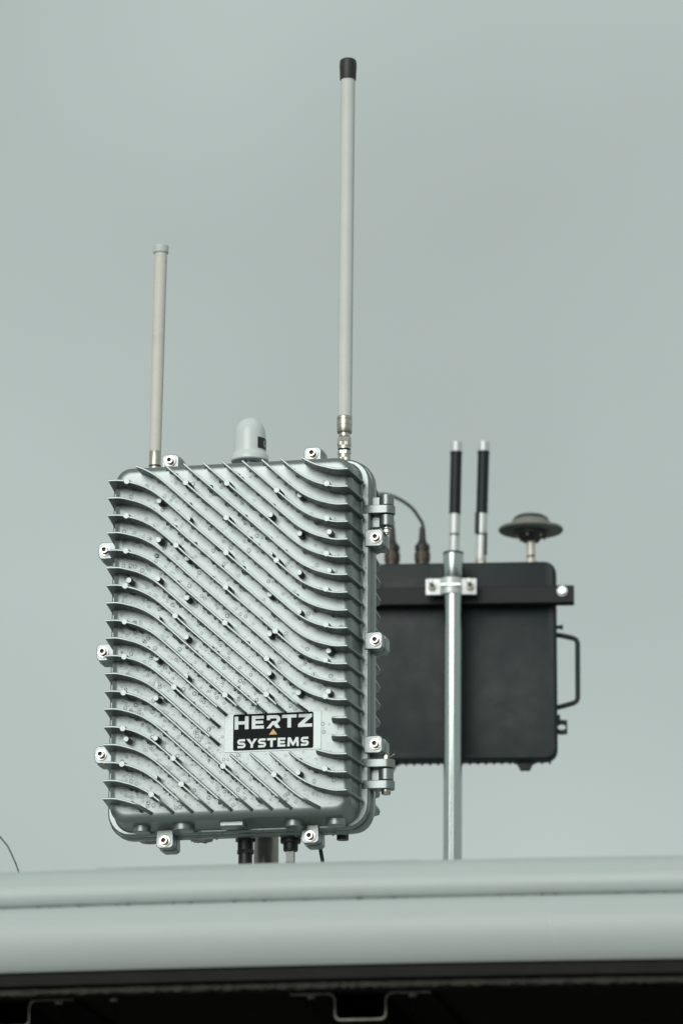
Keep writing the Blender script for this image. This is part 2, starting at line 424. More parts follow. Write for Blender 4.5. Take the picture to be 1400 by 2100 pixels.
def zfin(i, x): return ZROW0 - i * PITCH - S(x)
LAB = (-0.0145, 0.1480, -0.1705, -0.1115)                   # x0, x1, z0, z1: no fins over the name label
def fin_piece(i, xa, xb, taper_a, taper_b, left, right):
    m = MB()
    n = max(4, int((xb - xa) / 0.005))
    loops = []
    # arc length from either end
    xs = [xa + (xb - xa) * k / n for k in range(n + 1)]
    for extra, lst in ((taper_a, 1), (taper_b, -1)):
        if extra:
            for f in (0.12, 0.3, 0.55, 0.8, 1.0):
                xs.append(xa + extra * f * 0.72 if lst == 1 else xb - extra * f * 0.72)
    xs = sorted(set(round(x, 6) for x in xs if xa <= x <= xb))
    for x in xs:
        z = zfin(i, x); d = 0.0006
        sl = (zfin(i, x + d) - zfin(i, x - d)) / (2 * d)
        q = math.sqrt(1 + sl * sl); nx, nz = -sl / q, 1 / q
        top = 0.0
        if taper_a: top = max(top, FACE * max(0.0, 1 - ((x - xa) * q / taper_a)) ** 1.5)
        if taper_b: top = max(top, FACE * max(0.0, 1 - ((xb - x) * q / taper_b)) ** 1.5)
        tt, tb = 0.0014, 0.0024
        tt2 = tt + (tb - tt) * top / FACE
        c = 0.0006
        loops.append([(x - nx * tb, FACE + 0.0025, z - nz * tb), (x - nx * tt2, top + c, z - nz * tt2), (x - nx * (tt2 - c), top, z - nz * (tt2 - c)),
                      (x + nx * (tt2 - c), top, z + nz * (tt2 - c)), (x + nx * tt2, top + c, z + nz * tt2), (x + nx * tb, FACE + 0.0025, z + nz * tb)])
    m.loft(loops)
    for sgn, on in ((-1, left), (1, right)):                # the fin carries on back along the side wall
        if on:
            x0 = xa if sgn < 0 else xb
            z = zfin(i, x0)
            poly = [(sgn * 0.1700, 0.0005), (sgn * 0.1738, 0.0004), (sgn * 0.1742, 0.0012), (sgn * 0.1818, 0.0735), (sgn * 0.1822, 0.0775), (sgn * 0.1808, 0.0800), (sgn * 0.1780, 0.0808), (sgn * 0.172, 0.0808), (sgn * 0.166, 0.036)]
            inner = [(x - sgn * (0.0011 if k in (2, 3, 4, 5) else 0.0), y - (0.0008 if k in (5, 6) else 0.0)) for k, (x, y) in enumerate(poly)]
            def hh_(y): return 0.0009 + 0.0012 * min(1.0, y / 0.03)
            m.loft([[(x, y, z - hh_(y)) for x, y in inner], [(x, y, z - hh_(y) * 0.55) for x, y in poly], [(x, y, z + hh_(y) * 0.55) for x, y in poly], [(x, y, z + hh_(y)) for x, y in inner]])
    return m.build('cooling_fin', M['silver'], cover, smooth=40)
ZT, ZBOT = 0.2500, -0.2490
fin_spans = []
for i in range(-9, 19):
    def solve(zv):
        a, b = -0.174, 0.174
        for _ in range(50):
            c_ = (a + b) / 2
            if zfin(i, c_) > zv: a = c_
            else: b = c_
        return a
    xa = -0.174 if zfin(i, -0.174) <= ZT else solve(ZT)
    xb = 0.174 if zfin(i, 0.174) >= ZBOT + 0.002 else solve(ZBOT)
    left, right = xa == -0.174, xb == 0.174
    # label window
    def inside(x): return LAB[0] < x < LAB[1] and LAB[2] < zfin(i, x) < LAB[3]
    st = [xa + (xb - xa) * k / 400 for k in range(401)]
    ins = [x for x in st if inside(x)]
    tb_end = 0.0 if right else 0.016
    if not ins:
        fin_spans.append((i, xa, xb, 0.0, tb_end, left, right))
    else:
        a, b = min(ins), max(ins)
        if a - xa > 0.02: fin_spans.append((i, xa, a, 0.0, 0.010, left, False))
        if xb - b > 0.015: fin_spans.append((i, b, xb, 0.006, tb_end, False, right))
for sp in fin_spans: fin_piece(*sp)

# ---- ejector posts on the fins and short pins between them
post_xz = [(-146.6, -182.2), (-146.6, 228.4), (-146.5, 177.5), (-146.3, 22.8), (-146.3, 74.7), (-146.2, -131.5), (-146.1, -80.0), (-146.1, 126.0), (-146.0, -28.2),
           (-103.6, -227.2), (-73.3, -74.8), (-73.3, 131.0), (-73.0, -176.8), (-72.9, 28.1), (-60.9, -214.2), (-60.5, 222.2), (-1.3, -190.8), (-0.9, 14.6), (-0.6, 167.7),
           (-0.5, 116.6), (-0.4, 66.3), (-0.4, 218.3), (0.3, -89.1), (59.5, -90.8), (59.5, -39.5), (71.4, -205.4), (71.6, -0.3), (71.9, 204.2), (72.3, 101.9),
           (143.4, -45.1), (143.5, -199.7), (143.7, -97.2), (143.7, 56.9), (144.0, 5.6), (144.1, 210.1), (144.2, 108.0), (144.4, 159.1)]
proto = MB().lathe([(0.0050, FACE + 0.002), (0.0043, 0.0003), (0.0040, -0.0003)], axis='y', n=16).build('post', M['silver'], cover, smooth=40)
for k, (x, z) in enumerate(post_xz):
    o = proto if k == 0 else copy_obj(proto, cover)
    o.location = (x / 1000, 0, z / 1000)
pin_xz = [(-144.8, -143.8), (-144.8, 86.5), (-102.5, 143.8), (-102.5, -29.0), (-102.5, 86.6), (-102.5, -86.5), (-102.5, -143.9), (-102.5, -200.2), (-102.5, 201.2), (-102.5, 29.6),
          (-60, 114.8), (-60, 0.0), (-60, 57.0), (-60, -57.2), (-60, 172.9), (60, 56.7), (60, -0.8), (60, -57.2), (60, 115.0), (60, 172.5),
          (102.3, -30.0), (102.3, -87.0), (102.3, 142.9), (102.3, 86.2), (102.3, -200.8), (102.3, 199.3), (102.3, 29.5), (145, -28.9), (145, -87.2), (145, 143.2), (145, 87.0)]
proto = MB().lathe([(0.0047, FACE + 0.002), (0.0041, 0.0148), (0.0037, 0.0137)], axis='y', n=16).build('pin', M['silver'], cover, smooth=40)
for k, (x, z) in enumerate(pin_xz):
    o = proto if k == 0 else copy_obj(proto, cover)
    o.location = (x / 1000, 0, z / 1000)
# bosses moulded under the cover's lower edge
for bx, bw in ((-0.133, 0.0125), (-0.0735, 0.0165), (0.086, 0.0145), (0.146, 0.0140)):
    MB().lathe([(bw * 0.98, 0.0), (bw, 0.006), (bw, 0.0125)], (bx, 0.066, -0.2685), n=24).build('boss', M['silver'], cover, smooth=40, bevel=0.001)
MB().box(-0.018, 0.017, 0.052, 0.078, -0.2665, -0.2575).build('boss', M['silver'], cover, smooth=0, bevel=0.002)

# ---- rear cooling fins, each a horizontal plate wrapped round the shell
pl = [(0.178, 0.1205), (0.1895, 0.1225), (0.1868, 0.175), (0.181, 0.197), (0.172, 0.206), (-0.172, 0.206), (-0.181, 0.197), (-0.1868, 0.175), (-0.1895, 0.1225), (-0.178, 0.1205),
      (-0.172, 0.184), (-0.165, 0.190), (0.165, 0.190), (0.172, 0.184)]
def ring_plate(z0):
    m = MB(); n = len(pl); h = 0.0015
    vs2 = [(x, y, z0 - h) for x, y in pl] + [(x, y, z0 + h) for x, y in pl]
    fs2 = [(i, (i + 1) % n, n + (i + 1) % n, n + i) for i in range(n)]
    # quads between the outer (0..9) and inner (10..13) outlines
    for o in (0, n):
        for q in ((0, 1, 2, 13), (13, 2, 3, 12), (12, 3, 4), (12, 4, 5, 11), (11, 5, 6), (11, 6, 7, 10), (10, 7, 8, 9)):
            fs2.append(tuple(o + a for a in q))
    return m.add(vs2, fs2)
proto = ring_plate(0.0).build('rear_fin', M['silver'], enc, L0, smooth=0)
for k in range(19):
    o = proto if k == 0 else copy_obj(proto, enc)
    o.location = (0, 0, ZB + 0.2343 - k * PITCH)

# ---- lugs with socket bolts
def bolt_mesh(): return MB().lathe([(0.0057, 0.0), (0.0057, -0.0062), (0.0052, -0.0069), (0.0034, -0.0069), (0.0031, -0.0064), (0.0031, -0.0022)], axis='y', n=24, cap1=False)
def washer_mesh(): return MB().lathe([(0.0083, 0.0), (0.0083, -0.0012), (0.0079, -0.0016), (0.0050, -0.0016)], axis='y', n=28)
def lug_poly(front):
    r = 0.0115 if front else 0.0125
    return [(-0.012, -0.016), (0.012, -0.016)] + arc(0.0125 - r * 0.55, 0.0105 - r * 0.6, r * 0.55, 0, 90, 5) + arc(-0.0125 + r * 0.55, 0.0105 - r * 0.6, r * 0.55, 90, 180, 5)
lug_p = None
bolt_p = washer_p = sock_p = None
def lug(x, z, ang):
    """ang: rotation about the depth axis, 0 = lug pointing up."""
    global lug_p, bolt_p, washer_p, sock_p, cap_p
    if lug_p is None:
        lug_p = MB().prism(lug_poly(True), 'y', 0.0825, 0.1010).build('lug', M['silver'], enc, smooth=35, bevel=0.0009)
        pc = [(a * 1.02, b + 0.002) for a, b in lug_poly(True)]
        cap_p = MB().prism(pc, 'y', 0.1030, 0.1245).build('rear_lug', M['silver'], lug_p, smooth=35, bevel=0.0012)
        washer_p = washer_mesh().build('washer', M['steel'], lug_p, (0, 0.0825, 0), smooth=40)
        bolt_p = bolt_mesh().build('bolt', M['steel'], lug_p, (0, 0.0810, 0), smooth=40)
        sock_p = MB().lathe([(0.00315, -0.0024), (0.00315, -0.0020)], axis='y', n=6).build('hex_socket', M['socket'], lug_p, (0, 0.0810, 0), smooth=0)
        l = lug_p
    else:
        l = copy_obj(lug_p, enc)
        for c in (cap_p, washer_p, bolt_p, sock_p): copy_obj(c, l)
    l.location = (x, 0, ZB + z); l.rotation_euler = (0, ang, 0)
for z in (0.1498, -0.0004, -0.1502):
    lug(0.1982, z, PI / 2); lug(-0.1984, z, -PI / 2)
for x in (-0.104, 0.1055):
    lug(x, 0.2785, 0.0); lug(x, -0.278, PI)

# ---- hinges
def arm(z0, z1):
    poly = [(0.174, 0.0875), (0.181, 0.0845), (0.212, 0.0865)] + arc(0.2110, 0.0985, 0.0120, -78, 90, 8) + [(0.196, 0.1105), (0.186, 0.101), (0.174, 0.101)]
    return MB().prism(poly, 'z', z0, z1)
AX, AY = 0.2105, 0.0990
def knuckle(z0, z1):
    m = MB().lathe([(0.0098, z0), (0.0105, z0 + 0.0006), (0.0105, z1 - 0.0006), (0.0098, z1)], (AX, AY, 0), n=28)
    return m.box(0.1885, AX - 0.002, AY + 0.0035, AY + 0.014, z0 + 0.0008, z1 - 0.0008)
h1 = arm(0.1868, 0.1990).build('hinge', M['silver'], enc, L0, smooth=35, bevel=0.0008)
knuckle(0.2000, 0.2150).build('knuckle', M['silver'], h1, smooth=40)
knuckle(0.1700, 0.1856).build('knuckle', M['silver'], h1, smooth=40)
MB().lathe([(0.0030, 0.158), (0.0030, 0.2165)], (AX, AY, 0), n=14).build('hinge_pin', M['steel'], h1)
MB().lathe([(0.0072, 0.1655), (0.0072, 0.1668)], (AX, AY, 0), n=20).lathe([(0.0045, 0.1600), (0.0050, 0.1608), (0.0050, 0.1653)], (AX, AY, 0), n=6).build('pin_nut', M['nickel'], h1, smooth=25)
h2 = arm(-0.1820, -0.1702).build('hinge', M['silver'], enc, L0, smooth=35, bevel=0.0008)
arm(-0.2128, -0.2008).build('hinge_arm', M['silver'], h2, smooth=35, bevel=0.0008)
knuckle(-0.1995, -0.1835).build('knuckle', M['silver'], h2, smooth=40)
MB().lathe([(0.0030, -0.218), (0.0030, -0.1625)], (AX, AY, 0), n=14).build('hinge_pin', M['steel'], h2)
MB().lathe([(0.0058, -0.2195), (0.0068, -0.2180), (0.0068, -0.2133)], (AX, AY, 0), n=20).build('pin_head', M['steel'], h2)
MB().lathe([(0.0040, -0.1695), (0.0040, -0.1640)], (AX, AY, 0), n=6).build('pin_nut', M['nickel'], h2, smooth=25)
MB().tube([(AX + 0.002, AY - 0.001, -0.1665), (AX + 0.008, AY - 0.003, -0.1655), (AX + 0.0125, AY - 0.004, -0.1625)], 0.0008, 6).build('split_pin', M['steel'], h2)

# ---- name label
plate = MB().loft([at_y(rrect(0.0695, 0.0278, 0.0012, 0.0622, -0.1374, 3), FACE + 0.001), at_y(rrect(0.0695, 0.0278, 0.0012, 0.0622, -0.1374, 3), FACE - 0.0008)]).build('label_pad', M['silver'], cover, smooth=0, bevel=0.0003)
sticker = MB().loft([at_y(rrect(0.0574, 0.0260, 0.0025, 0.0630, -0.1371), FACE - 0.0007), at_y(rrect(0.0574, 0.0260, 0.0025, 0.0630, -0.1371), FACE - 0.0012)]).build('name_label', M['label_black'], cover, smooth=0)
def LP(u, v): return (0.0055 + u / 1044 * 0.1149, -0.1111 - v / 475 * 0.0521)
def letters(polys):
    m = MB()
    for poly in polys:
        q = [LP(*p) for p in poly]
        m.loft([at_y(q, FACE - 0.0015), at_y(q, FACE - 0.00115)])
    return m
def strip(pts, hw):
    L_, R2 = [], []
    for k, p in enumerate(pts):
        a = Vector(pts[max(k - 1, 0)]); b = Vector(pts[min(k + 1, len(pts) - 1)])
        d = (b - a).normalized(); n_ = Vector((-d.y, d.x))
        L_.append(tuple(Vector(p) + n_ * hw)); R2.append(tuple(Vector(p) - n_ * hw))
    return L_ + R2[::-1]
def gH(x0, x1, y0, y1, s, b):
    m = (y0 + y1) / 2
    return [(x0, y0), (x0 + s, y0), (x0 + s, m - b / 2), (x1 - s, m - b / 2), (x1 - s, y0), (x1, y0), (x1, y1), (x1 - s, y1), (x1 - s, m + b / 2), (x0 + s, m + b / 2), (x0 + s, y1), (x0, y1)]
def gE(x0, x1, y0, y1, s, b):
    m = (y0 + y1) / 2
    return [(x0, y0), (x1 - 2, y0), (x1 - 2, y0 + b), (x0 + s, y0 + b), (x0 + s, m - b / 2), (x1 - 9, m - b / 2), (x1 - 9, m + b / 2), (x0 + s, m + b / 2), (x0 + s, y1 - b), (x1, y1 - b), (x1, y1), (x0, y1)]
def gT(x0, x1, y0, y1, s, b):
    c = (x0 + x1) / 2
    return [(x0, y0), (x1, y0), (x1, y0 + b), (c + s / 2, y0 + b), (c + s / 2, y1), (c - s / 2, y1), (c - s / 2, y0 + b), (x0, y0 + b)]
def gZ(x0, x1, y0, y1, b):
    return [(x0 + 6, y0), (x1 - 2, y0), (x1 - 2, y0 + b * 0.92), (x0 + 78, y1 - b), (x1, y1 - b), (x1, y1), (x0, y1), (x0, y1 - b * 0.92), (x1 - 80, y0 + b), (x0 + 6, y0 + b)]
def gY(x0, x1, y0, y1, s):
    c = (x0 + x1) / 2; j = y0 + (y1 - y0) * 0.60
    return [(x0, y0), (x0 + s * 1.25, y0), (c, j - s * 0.62), (x1 - s * 1.25, y0), (x1, y0), (c + s / 2, j + 2), (c + s / 2, y1), (c - s / 2, y1), (c - s / 2, j + 2)]
def gM(x0, x1, y0, y1, s):
    c = (x0 + x1) / 2
    return [(x0, y1), (x0 + 6, y0), (x0 + 6 + s * 1.15, y0), (c, y1 - 52), (x1 - 6 - s * 1.15, y0), (x1 - 6, y0), (x1, y1), (x1 - s, y1), (x1 - s - 3, y0 + 52), (c + 9, y1 - 8), (c - 9, y1 - 8), (x0 + s + 3, y0 + 52), (x0 + s, y1)]
def gS(x0, x1, y0, y1, s):
    h = s / 2; m = (y0 + y1) / 2; r = (m - y0 - h) / 2 + 0
    top, bot = y0 + h, y1 - h
    rr = (m - top) / 2
    pts = [(x1 - 6, top)] + [(x0 + h + rr - rr * math.sin(math.radians(a)), top + rr - rr * math.cos(math.radians(a))) for a in range(0, 181, 20)]
    pts += [(x1 - h - rr + rr * math.sin(math.radians(a)), m + rr - rr * math.cos(math.radians(a))) for a in range(0, 181, 20)] + [(x0 + 3, bot)]
    return strip(pts, h)
gR = [(438, 29), (560, 29)] + [(560 + 55 * math.sin(math.radians(a)), 80 - 51 * math.cos(math.radians(a))) for a in range(15, 136, 15)] + \
     [(575, 137), (616, 198), (564, 198), (522, 150), (486, 198), (433, 198), (512, 107), (550, 107)] + \
     [(551 + 17 * math.sin(math.radians(a)), 89 + 18 * math.cos(math.radians(a))) for a in range(20, 180, 20)] + [(550, 71), (484, 71), (484, 92), (438, 92)]
letters([gH(19, 201, 29, 198, 48, 42), gE(243, 401, 29, 198, 48, 40), gR, gT(636, 826, 29, 198, 48, 42), gZ(846, 1028, 29, 198, 42)]).build('lettering', M['label_white'], sticker, smooth=0)
letters([gS(56, 164, 327, 444, 29), gY(176, 316, 327, 444, 33), gS(326, 431, 327, 444, 29), gT(444, 561, 327, 444, 33, 29), gE(581, 684, 327, 444, 33, 28), gM(708, 858, 327, 444, 31), gS(881, 986, 327, 444, 29)]).build('lettering', M['label_white'], sticker, smooth=0)
letters([[(523, 208), (575, 281), (470, 281)]]).build('triangle_mark', M['label_yellow'], sticker, smooth=0)

# ---- ports under the enclosure
PY = 0.138
MB().lathe([(0.0145, -0.272), (0.0145, -0.262)], (0, PY, 0), n=6).lathe([(0.0112, -0.2900), (0.0112, -0.2715)], (0, PY, 0), n=24).lathe([(0.0122, -0.2895), (0.0122, -0.2840)], (0, PY, 0), n=8).lathe([(0.0092, -0.312), (0.0100, -0.308), (0.0100, -0.2905)], (0, PY, 0), n=24).build('cable_gland', M['blackplastic'], enc, L0, smooth=30)
MB().lathe([(0.0150, -0.268), (0.0150, -0.262)], (0.0655, PY, 0), n=28).lathe([(0.0142, -0.2765), (0.0150, -0.2745), (0.0150, -0.2700)], (0.0655, PY, 0), n=12).lathe([(0.0098, -0.2880), (0.0105, -0.2860), (0.0105, -0.2760)], (0.0655, PY, 0), n=24).build('socket_port', M['blackplastic'], enc, L0, smooth=30)
MB().lathe([(0.0085, -0.2745), (0.0085, -0.262)], (0.1405, PY, 0), n=24).lathe([(0.0110, -0.2640), (0.0110, -0.2600)], (0.1405, PY, 0), n=24).build('blanking_plug', M['blackplastic'], enc, L0, smooth=30)
for px_, rr in ((-0.1415, 0.0135), (-0.0640, 0.0175)):
    MB().lathe([(rr * 0.78, -0.2690), (rr * 0.95, -0.2672), (rr, -0.2640), (rr, -0.2560)], (px_, PY, 0), n=24).build('blanking_plug', M['mast'], enc, L0, smooth=30)
# mounting bracket behind, gripping the mast
MB().box(-0.05, 0.05, 0.205, 0.212, -0.10, 0.10).box(-0.045, -0.038, 0.212, 0.262, -0.03, 0.03).box(0.038, 0.045, 0.212, 0.262, -0.03, 0.03).box(-0.045, 0.045, 0.280, 0.287, -0.03, 0.03).box(-0.0375, 0.0375, 0.2125, 0.240, -0.03, 0.03).build('mast_bracket', M['galv'], enc, L0, smooth=0)

# ---- water on the enclosure
def dome(m, c, nrm, r, h, stretch=1.0, down=Vector((0, 0, -1))):
    nrm = nrm.normalized()
    u = down - nrm * down.dot(nrm)
    if u.length < 0.1: u = Vector((1, 0, 0)) - nrm * nrm.x
    u.normalize(); v_ = nrm.cross(u); n = 9
    vs2 = []; fs2 = []
    rings = ((1.0, -0.25), (0.98, 0.18), (0.80, 0.62), (0.45, 0.90))
    for rr, hh in rings:
        for k in range(n):
            a = 2 * PI * k / n
            cu = math.cos(a); cu2 = cu * stretch if cu > 0 else cu
            vs2.append(c + nrm * (h * hh) + u * (r * rr * cu2) + v_ * (r * rr * math.sin(a)))
    vs2.append(c + nrm * h)
    for k in range(len(rings) - 1):
        for i2 in range(n):
            j = (i2 + 1) % n
            fs2.append((k * n + i2, k * n + j, (k + 1) * n + j, (k + 1) * n + i2))
    last = (len(rings) - 1) * n
    for i2 in range(n): fs2.append((last + i2, last + (i2 + 1) % n, len(vs2) - 1))
    fs2.append(tuple(range(n - 1, -1, -1)))
    m.add(vs2, fs2)
def row_gap(x, z):
    """distance to the nearest fin, measured across it."""
    k = (ZROW0 - S(x) - z) / PITCH
    f = k - math.floor(k)
    sl = (S(x + 0.001) - S(x - 0.001)) / 0.002
    return min(f, 1 - f) * PITCH / math.sqrt(1 + sl * sl)
rd = random.Random(11)
dm = MB(); cnt = 0; tries = 0; placed = []
while cnt < 1450 and tries < 20000:
    tries += 1
    x = rd.uniform(-0.160, 0.160); z = rd.uniform(-0.243, 0.235)
    # more rain has stayed on the left and towards the bottom
    wgt = 0.16 + 0.62 * max(0, (0.05 - x) / 0.21) + 0.22 * max(0, (0.05 - z) / 0.29)
    if z > 0.17: wgt *= 0.35
    if rd.random() > wgt: continue
    if -0.009 < x < 0.133 and -0.167 < z < -0.107: continue
    r = 0.0006 + 0.0026 * rd.random() ** 2.6
    if row_gap(x, z) < r + 0.003: continue
    if any((x - a) ** 2 + (z - b) ** 2 < (r + c_) ** 2 * 1.1 for a, b, c_ in placed[-400:]): continue
    placed.append((x, z, r))
    dome(dm, Vector((x, FACE, z)), Vector((0, -1, 0)), r, r * 0.62, 1.0 + (0.6 * rd.random() if rd.random() < 0.2 else 0.1))
    cnt += 1
tag(dm.build('water_droplets', M['bead'], cover, smooth=60), None, kind='stuff')
dm = MB()
for (i, xa, xb, *_r2) in fin_spans:
    x = xa + 0.004
    while x < xb - 0.006:
        sl = -(S(x + 0.001) - S(x - 0.001)) / 0.002
        q = math.sqrt(1 + sl * sl)
        r = 0.0012 + 0.0020 * rd.random() ** 1.5
        nrm = Vector((sl, 0, -1)) / q
        d = rd.choice((0.0045, 0.006, 0.009, 0.014, 0.02, 0.027)) + rd.uniform(-0.002, 0.002)
        off = 0.0014 + 0.001 * d / FACE
        c_ = Vector((x, d, zfin(i, x))) + nrm * off
        if not (abs(x) < 0.2 and LAB[0] - 0.012 < x < LAB[1] + 0.004 and LAB[2] - 0.012 < zfin(i, x) < LAB[3] + 0.012):
            dome(dm, c_, nrm, r, r * rd.uniform(0.8, 1.25), 1.0, Vector((0, -1, 0)))
        if rd.random() < 0.10:                               # beads lying on the upper side
            n2 = -nrm
            dome(dm, Vector((x + 0.002, 0.006 + 0.01 * rd.random(), zfin(i, x + 0.002))) + n2 * 0.0016, n2, r, r * 0.7, 1.0, Vector((0, -1, 0)))
        x += rd.uniform(0.0035, 0.0095) / q
tag(dm.build('hanging_droplets', M['water'], cover, smooth=60), None, kind='stuff')
dm = MB()                                                     # drips under the lower flange and the lugs
for k in range(90):
    x = rd.uniform(-0.165, 0.165); y = rd.choice((0.088, 0.092, 0.106, 0.112, 0.118))
    zz = -0.2685 if y < 0.1 else -0.2705
    r = 0.0008 + 0.0019 * rd.random() ** 2
    dome(dm, Vector((x, y, zz)), Vector((0, 0, -1)), r, r * rd.uniform(0.7, 1.2), 1.0, Vector((0, -1, 0)))
for px_, rr in ((-0.1415, 0.0135), (-0.0640, 0.0175)):
    for k in range(16):
        a = rd.uniform(0, 6.28); q = rr * rd.uniform(0.1, 0.85)
        r = rd.uniform(0.0015, 0.003)
        dome(dm, Vector((px_ + q * math.cos(a), PY + q * math.sin(a), -0.2682)), Vector((0, 0, -1)), r, r * 0.9, 1.0, Vector((0, -1, 0)))
for k in range(60):
    z = rd.uniform(-0.22, 0.22); r = 0.0005 + 0.001 * rd.random() ** 2
    dome(dm, Vector((0.1836 + rd.uniform(-0.002, 0.002), 0.0855, z)), Vector((0, -1, 0)), r, r * 0.6)
tag(dm.build('water_droplets', M['water'], enc, L0, smooth=60), None, kind='stuff')

dm = MB()                                                     # grit caught along the roof seam
for k in range(130):
    x = rd.uniform(-0.75, 0.75); r = 0.0005 + 0.0014 * rd.random() ** 3
    dome(dm, Vector((x, -0.0555 + rd.uniform(-0.003, 0.003), RZ - 0.0560 + camber(x))), Vector((0, -0.3, 1)), r * rd.uniform(1, 2), r * 0.9)
tag(dm.build('seam_grit', M['trim'], roof, smooth=0), None, kind='stuff')

# ------------------------------------------------------------------ mast and cables of the enclosure
mp = encP(0.002, 0.262, 0)
mast = empty('steel_mast', (mp.x, mp.y, RZ + 0.001))
H_ = CZ + 0.20 - RZ
MB().lathe([(0.0180, 0.004), (0.0180, H_), (0.015, H_ + 0.001)], n=40).build('tube', M['mast'], mast)
MB().lathe([(0.055, 0.0), (0.055, 0.006), (0.030, 0.007), (0.024, 0.02)], n=32).build('base_plate', M['mast'], mast)
tag(mast, 'dull steel mast standing behind and under the silver finned enclosure', 'mast')

gp = encP(0, PY, -0.309)
cb = empty('power_cable', (gp.x, gp.y, RZ + 0.001))
h_ = gp.z - RZ
MB().tube([(0, 0, h_ + 0.004), (0, 0, h_ * 0.6), (0.004, 0.01, h_ * 0.3), (0.03, 0.05, 0.012), (0.10, 0.12, 0.008), (0.3, 0.3, 0.008)], 0.0072, 14).build('sheath', M['rubber'], cb)
tag(cb, 'thick black cable dropping from the gland under the silver enclosure', 'cable')

dp = encP(0.0655, PY, -0.288)
dc = empty('data_cable', (dp.x, dp.y, RZ + 0.001), -TH)
h_ = dp.z - RZ
MB().box(-0.0058, 0.0058, -0.004, 0.004, h_ - 0.017, h_ + 0.001).box(-0.0066, 0.0066, -0.0045, 0.0045, h_ - 0.0185, h_ - 0.0165).build('plug', M['clearplug'], dc, smooth=0, bevel=0.0006)
MB().tube([(0, 0, h_ - 0.017), (0, 0, h_ * 0.5), (0.01, 0.02, h_ * 0.2), (0.05, 0.07, 0.004), (0.2, 0.25, 0.004)], 0.0025, 10).build('sheath', M['capgrey'], dc)
tag(dc, 'thin grey network cable with clear plug hanging under the silver enclosure', 'cable')

tp = encP(0.1035, 0.16, -0.268)
tcab = empty('thin_cable', (tp.x, tp.y, RZ + 0.001))
h_ = tp.z - RZ
MB().tube([(-0.004, 0, h_ + 0.012), (-0.001, 0, h_ - 0.008), (0.003, 0, h_ - 0.03), (0.006, 0, h_ - 0.06), (0.009, 0.01, h_ * 0.4), (0.03, 0.05, 0.004), (0.2, 0.2, 0.004)], 0.0028, 10).build('sheath', M['rubber'], tcab)
tag(tcab, 'thin black cable hanging beside the right bottom lug of the enclosure', 'cable')

# ------------------------------------------------------------------ antennas on the enclosure
AZ = 0.2600
def antenna_root(name, x, lean): 
    p = encP(x, PY, AZ)
    return empty(name, p, -TH, lean)
# short beige rod
a = antenna_root('rod_antenna', -0.1413, 0.0042 / 0.35)
tag(a, 'short beige rod antenna with pale grey cap on the silver enclosure', 'antenna')
MB().lathe([(0.0082, 0.0), (0.0082, 0.0265), (0.0086, 0.027)], n=32).build('base_ring', M['nickel'], a)
MB().lathe([(0.0089, 0.0268), (0.0089, 0.0288)], n=32).build('o_ring', M['rubber'], a)
MB().lathe([(0.0086, 0.0288), (0.0087, 0.050), (0.0084, 0.0505)], n=32).build('ferrule', M['nickel'], a)
MB().lathe([(0.0085, 0.0500), (0.0090, 0.19), (0.0094, 0.357)], n=36).build('tube', M['fibre'], a)
MB().lathe([(0.0104, 0.3535), (0.0112, 0.3545), (0.0112, 0.3635), (0.0106, 0.3650)], n=36).build('cap', M['capgrey'], a)
# long rod
a = antenna_root('rod_antenna', 0.1400, 0.0032 / 0.61)
tag(a, 'tall pale grey rod antenna with black cap on the silver enclosure', 'antenna')
MB().lathe([(0.0092, 0.0), (0.0096, 0.001), (0.0096, 0.0250), (0.0090, 0.0255)], n=52, rib=0.00045).build('knurled_nut', M['nickel'], a, smooth=10)
MB().lathe([(0.0090, 0.0255), (0.0090, 0.030)], n=32).build('collar', M['nickel'], a)
MB().lathe([(0.0093, 0.030), (0.0100, 0.031), (0.0100, 0.0355), (0.0093, 0.0365)], n=6).build('hex_nut', M['nickel'], a, smooth=10)
MB().lathe([(0.0080, 0.0365), (0.0080, 0.0385)], n=24).build('groove', M['socket'], a)
MB().lathe([(0.0096, 0.0385), (0.0096, 0.0430)], n=32).build('collar', M['nickel'], a)
MB().lathe([(0.0098, 0.0430), (0.0101, 0.0435), (0.0101, 0.0485), (0.0098, 0.049)], n=52, rib=0.00045).build('knurled_nut', M['nickel'], a, smooth=10)
MB().lathe([(0.0099, 0.049), (0.0099, 0.0555), (0.0086, 0.0575)], n=8).build('hex_nut', M['nickel'], a, smooth=10)
MB().lathe([(0.0082, 0.0575), (0.0082, 0.0632)], n=28).build('neck', M['steel'], a)
MB().lathe([(0.0085, 0.0625), (0.0102, 0.0628), (0.0111, 0.0645), (0.0111, 0.0735), (0.0107, 0.0739), (0.0107, 0.0745), (0.0111, 0.0749), (0.0111, 0.0820), (0.0107, 0.0824), (0.0107, 0.0830), (0.0111, 0.0834), (0.0111, 0.0868), (0.0106, 0.0878)], n=40).build('ferrule', M['nickel'], a)
MB().lathe([(0.0105, 0.0865), (0.0105, 0.613)], n=40).build('tube', M['fibre_grey'], a)
MB().lathe([(0.0118, 0.6055), (0.0119, 0.606), (0.0127, 0.627), (0.0126, 0.631), (0.0118, 0.6355), (0.0095, 0.6375), (0.004, 0.6385)], n=40, cap0=True).build('cap', M['rubber'], a)
